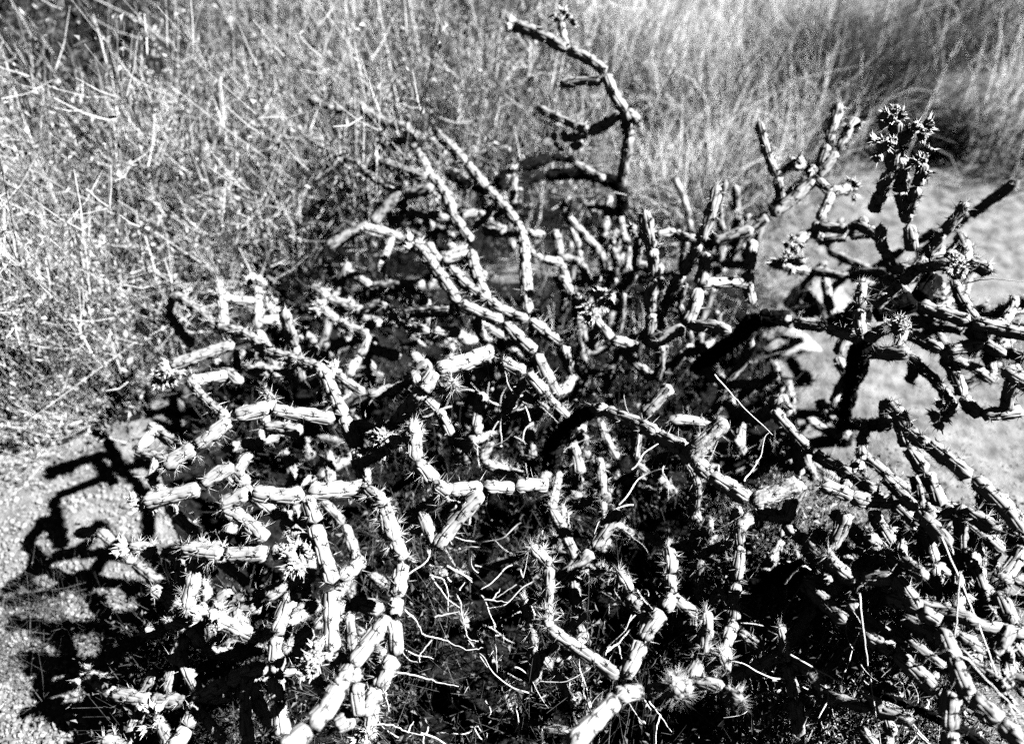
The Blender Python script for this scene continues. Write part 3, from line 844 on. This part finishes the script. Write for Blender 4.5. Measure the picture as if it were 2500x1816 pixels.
forbs(260, [(380, 1480), (620, 1480), (760, 1900), (330, 1900)], .05, .010, 20, ('litter', 'forb'), 'low_weeds', 'low dark weeds under the bottom left joints')
tag(obj('dry_grass', grass_mesh(in_px(420, [(1250, 600), (1900, 640), (1900, 900), (1500, 1000), (1250, 900)]), .06, .2, .4, .0012, mat='straw')), 'dry grass blades standing among the middle stems', None, None, 'stuff')
tag(obj('fine_grass', grass_mesh(in_px(420, [(1980, 1500), (2350, 1550), (2420, 1900), (1950, 1900)]), .06, .2, .4, .0009, mat='straw')), 'thin dry grass in the lower right undergrowth', None, None, 'stuff')

def twig_thing(name, label, cat, lines, z, r, mat):
    e = None
    for ln in lines:
        P = np.array([at(*(list(map(float, q.split(','))) + [z])[:3]) for q in ln.split()])
        if e is None:
            e = bpy.data.objects.new(name, None); col.objects.link(e); e.location = P[0]; tag(e, label, cat); c = P[0]
        n = len(P); u = np.linspace(0, n-1, (n-1)*7 + 1)
        q = np.stack([np.interp(u, np.arange(n), P[:, k]) for k in range(3)], 1)
        for _ in range(3): q[1:-1] = (q[:-2] + q[1:-1]*2 + q[2:])/4
        q[1:-1] += rng.normal(0, r*.5, q[1:-1].shape)
        v, f = tubes(q[None], (np.linspace(1.4, .45, len(q))*r)[None], 5)
        obj('stalk', mk_mesh('stalk', v - c, f, M[mat]), e)
twig_thing('dead_shrub', 'bleached dead branching twigs in the dark hollow at the bottom centre', 'dead shrub', [
    '1088,1396 1122,1461 1131,1514 1143,1560 1168,1566', '1054,1409,.27 1091,1461,.27 1122,1483,.26', '1091,1381,.28 1143,1409 1183,1464 1205,1517 1212,1530',
    '1301,1402,.3 1240,1440,.28 1199,1467,.26', '986,1486,.4 1017,1514,.34 1032,1551,.3 1075,1557 1140,1588 1188,1580', '1054,1560,.26 1023,1600,.24 1026,1616,.24',
    '1100,1637,.2 1171,1606,.24', '1122,1440,.27 1135,1420,.28', '1050,1404,.28 1082,1412,.28 1094,1440,.27 1094,1492,.25', '1205,1517 1214,1640,.18',
    '1062,1506,.25 1122,1492,.26', '1143,1560,.25 1190,1628,.2', '1183,1464,.26 1240,1470,.27', '1199,1467,.26 1230,1424,.28', '1160,1380,.3 1230,1398,.3'], .25, .0011, 'stem')
twig_thing('fallen_twig', 'pale twig lying across the bottom edge right of the lowest joints', 'twig', [
    '893,1773 952,1767 995,1788 1057,1797', '896,1742 940,1720', '942,1690 950,1736', '995,1788 1010,1760'], .2, .0011, 'stem')
twig_thing('fallen_twig', 'short pale twig running right from the near curved joint pair', 'twig', ['964,1640 1029,1652 1072,1665 1120,1675'], .25, .0011, 'stem')
twig_thing('fallen_twig', 'small crooked pale twig low in the bottom centre weeds', 'twig', ['1091,1791 1165,1770 1175,1785', '1180,1700 1200,1736 1192,1750'], .12, .0011, 'stem')
twig_thing('fallen_twig', 'forked pale twig just left of the densely spined joint tip', 'twig', ['1480,1590 1510,1570 1546,1528', '1510,1570 1484,1582 1478,1600', '1510,1576 1518,1608', '1376,1616 1415,1580 1450,1612', '1415,1580 1380,1586'], .2, .0013, 'stem')
twig_thing('fallen_twig', 'thin pale twig below the densely spined joint tip', 'twig', ['1585,1712 1606,1738 1640,1786', '1612,1745 1602,1780 1600,1826'], .2, .0011, 'stem')
for lab, pts, z in [('long straight dry grass stalk crossing the lower right corner', '2298,1310,.5 2380,1500,.42 2440,1660,.4 2500,1800,.4', .4),
                    ('arched dry grass stalk bending over the lower right joints', '2232,1640,.3 2270,1600,.45 2310,1585,.5 2360,1606,.5 2430,1680,.45 2500,1750,.4', .4),
                    ('dry grass stalk rising steeply beside the right hand spiny stem', '2344,1400,.5 2330,1560,.4 2300,1700,.3 2290,1816,.2', .4),
                    ('thin grass stalk hanging down through the lower right joints', '2098,1448,.46 2110,1560,.4 2132,1700,.3 2150,1816,.2', .4),
                    ('pale grass stalk slanting across the black hollow at the lower right', '1930,1598,.3 2060,1670,.3 2200,1740,.32', .3),
                    ('straight straw lying diagonally between the arch and the right trunk', '1745,915,.5 1810,990,.5 1886,1062,.5', .5),
                    ('arched grass blade curving over the thick black lower branch', '1915,1424,.42 1945,1388,.46 1965,1380,.47 1980,1390,.45', .4),
                    ('curved grass stem rising left of the highest cactus arm', '1085,310,.25 1105,250,.32 1160,150,.4 1220,100,.44 1270,90,.44', .4),
                    ('small arched grass blade at the foot of the tall rear arm', '1452,500,.36 1478,478,.4 1505,470,.41 1530,476,.4', .4),
                    ('bent straw at the far right edge above the dark joints', '2360,690,.5 2420,680,.52 2500,688,.54', .5)]:
    twig_thing('grass_stalk', lab, 'grass stalk', [pts], z, .0009, 'straw')
# thin dry twigs in the black hollow
def curls(n, poly, z0, z1, label):
    P0 = in_px(n, poly); e = bpy.data.objects.new('dry_twigs', None); col.objects.link(e)
    c = P0.mean(0); e.location = c; tag(e, label, 'twigs')
    for p in P0:
        m = 16; d = rdir(1)[0]; q = [p*np.array((1, 1, 0)) + np.array((0, 0, rng.uniform(z0, z1)))]; w = rng.normal(0, .5, 3)
        q[0][:2] *= (CAM_H - q[0][2])/CAM_H
        for i in range(m):
            w = w*.5 + rng.normal(0, .10, 3); d = norm(d + np.cross(d, w)); q.append(q[-1] + d*.007)
        v, f = tubes(np.array(q)[None], np.linspace(.0012, .0002, m+1)[None], 5)
        obj('twig', mk_mesh('twig', v - c, f, M['straw']), e)
curls(22, [(1110, 930), (1290, 910), (1320, 1130), (1180, 1130), (1100, 1000)], .2, .36, 'tangled thin dry twigs in the black hollow at the centre')
curls(10, [(1560, 1080), (1860, 1100), (1880, 1200), (1500, 1240)], .2, .36, 'small thin dry twigs under the frayed dead joint')
curls(90, [(930, 1250), (1500, 1250), (1650, 1500), (1600, 1810), (950, 1810)], .03, .26, 'fine dry twigs tangled in the dark weeds at the bottom centre')
curls(50, [(1850, 1380), (2280, 1430), (2300, 1810), (1850, 1810)], .05, .28, 'fine dry twigs tangled in the lower right undergrowth')
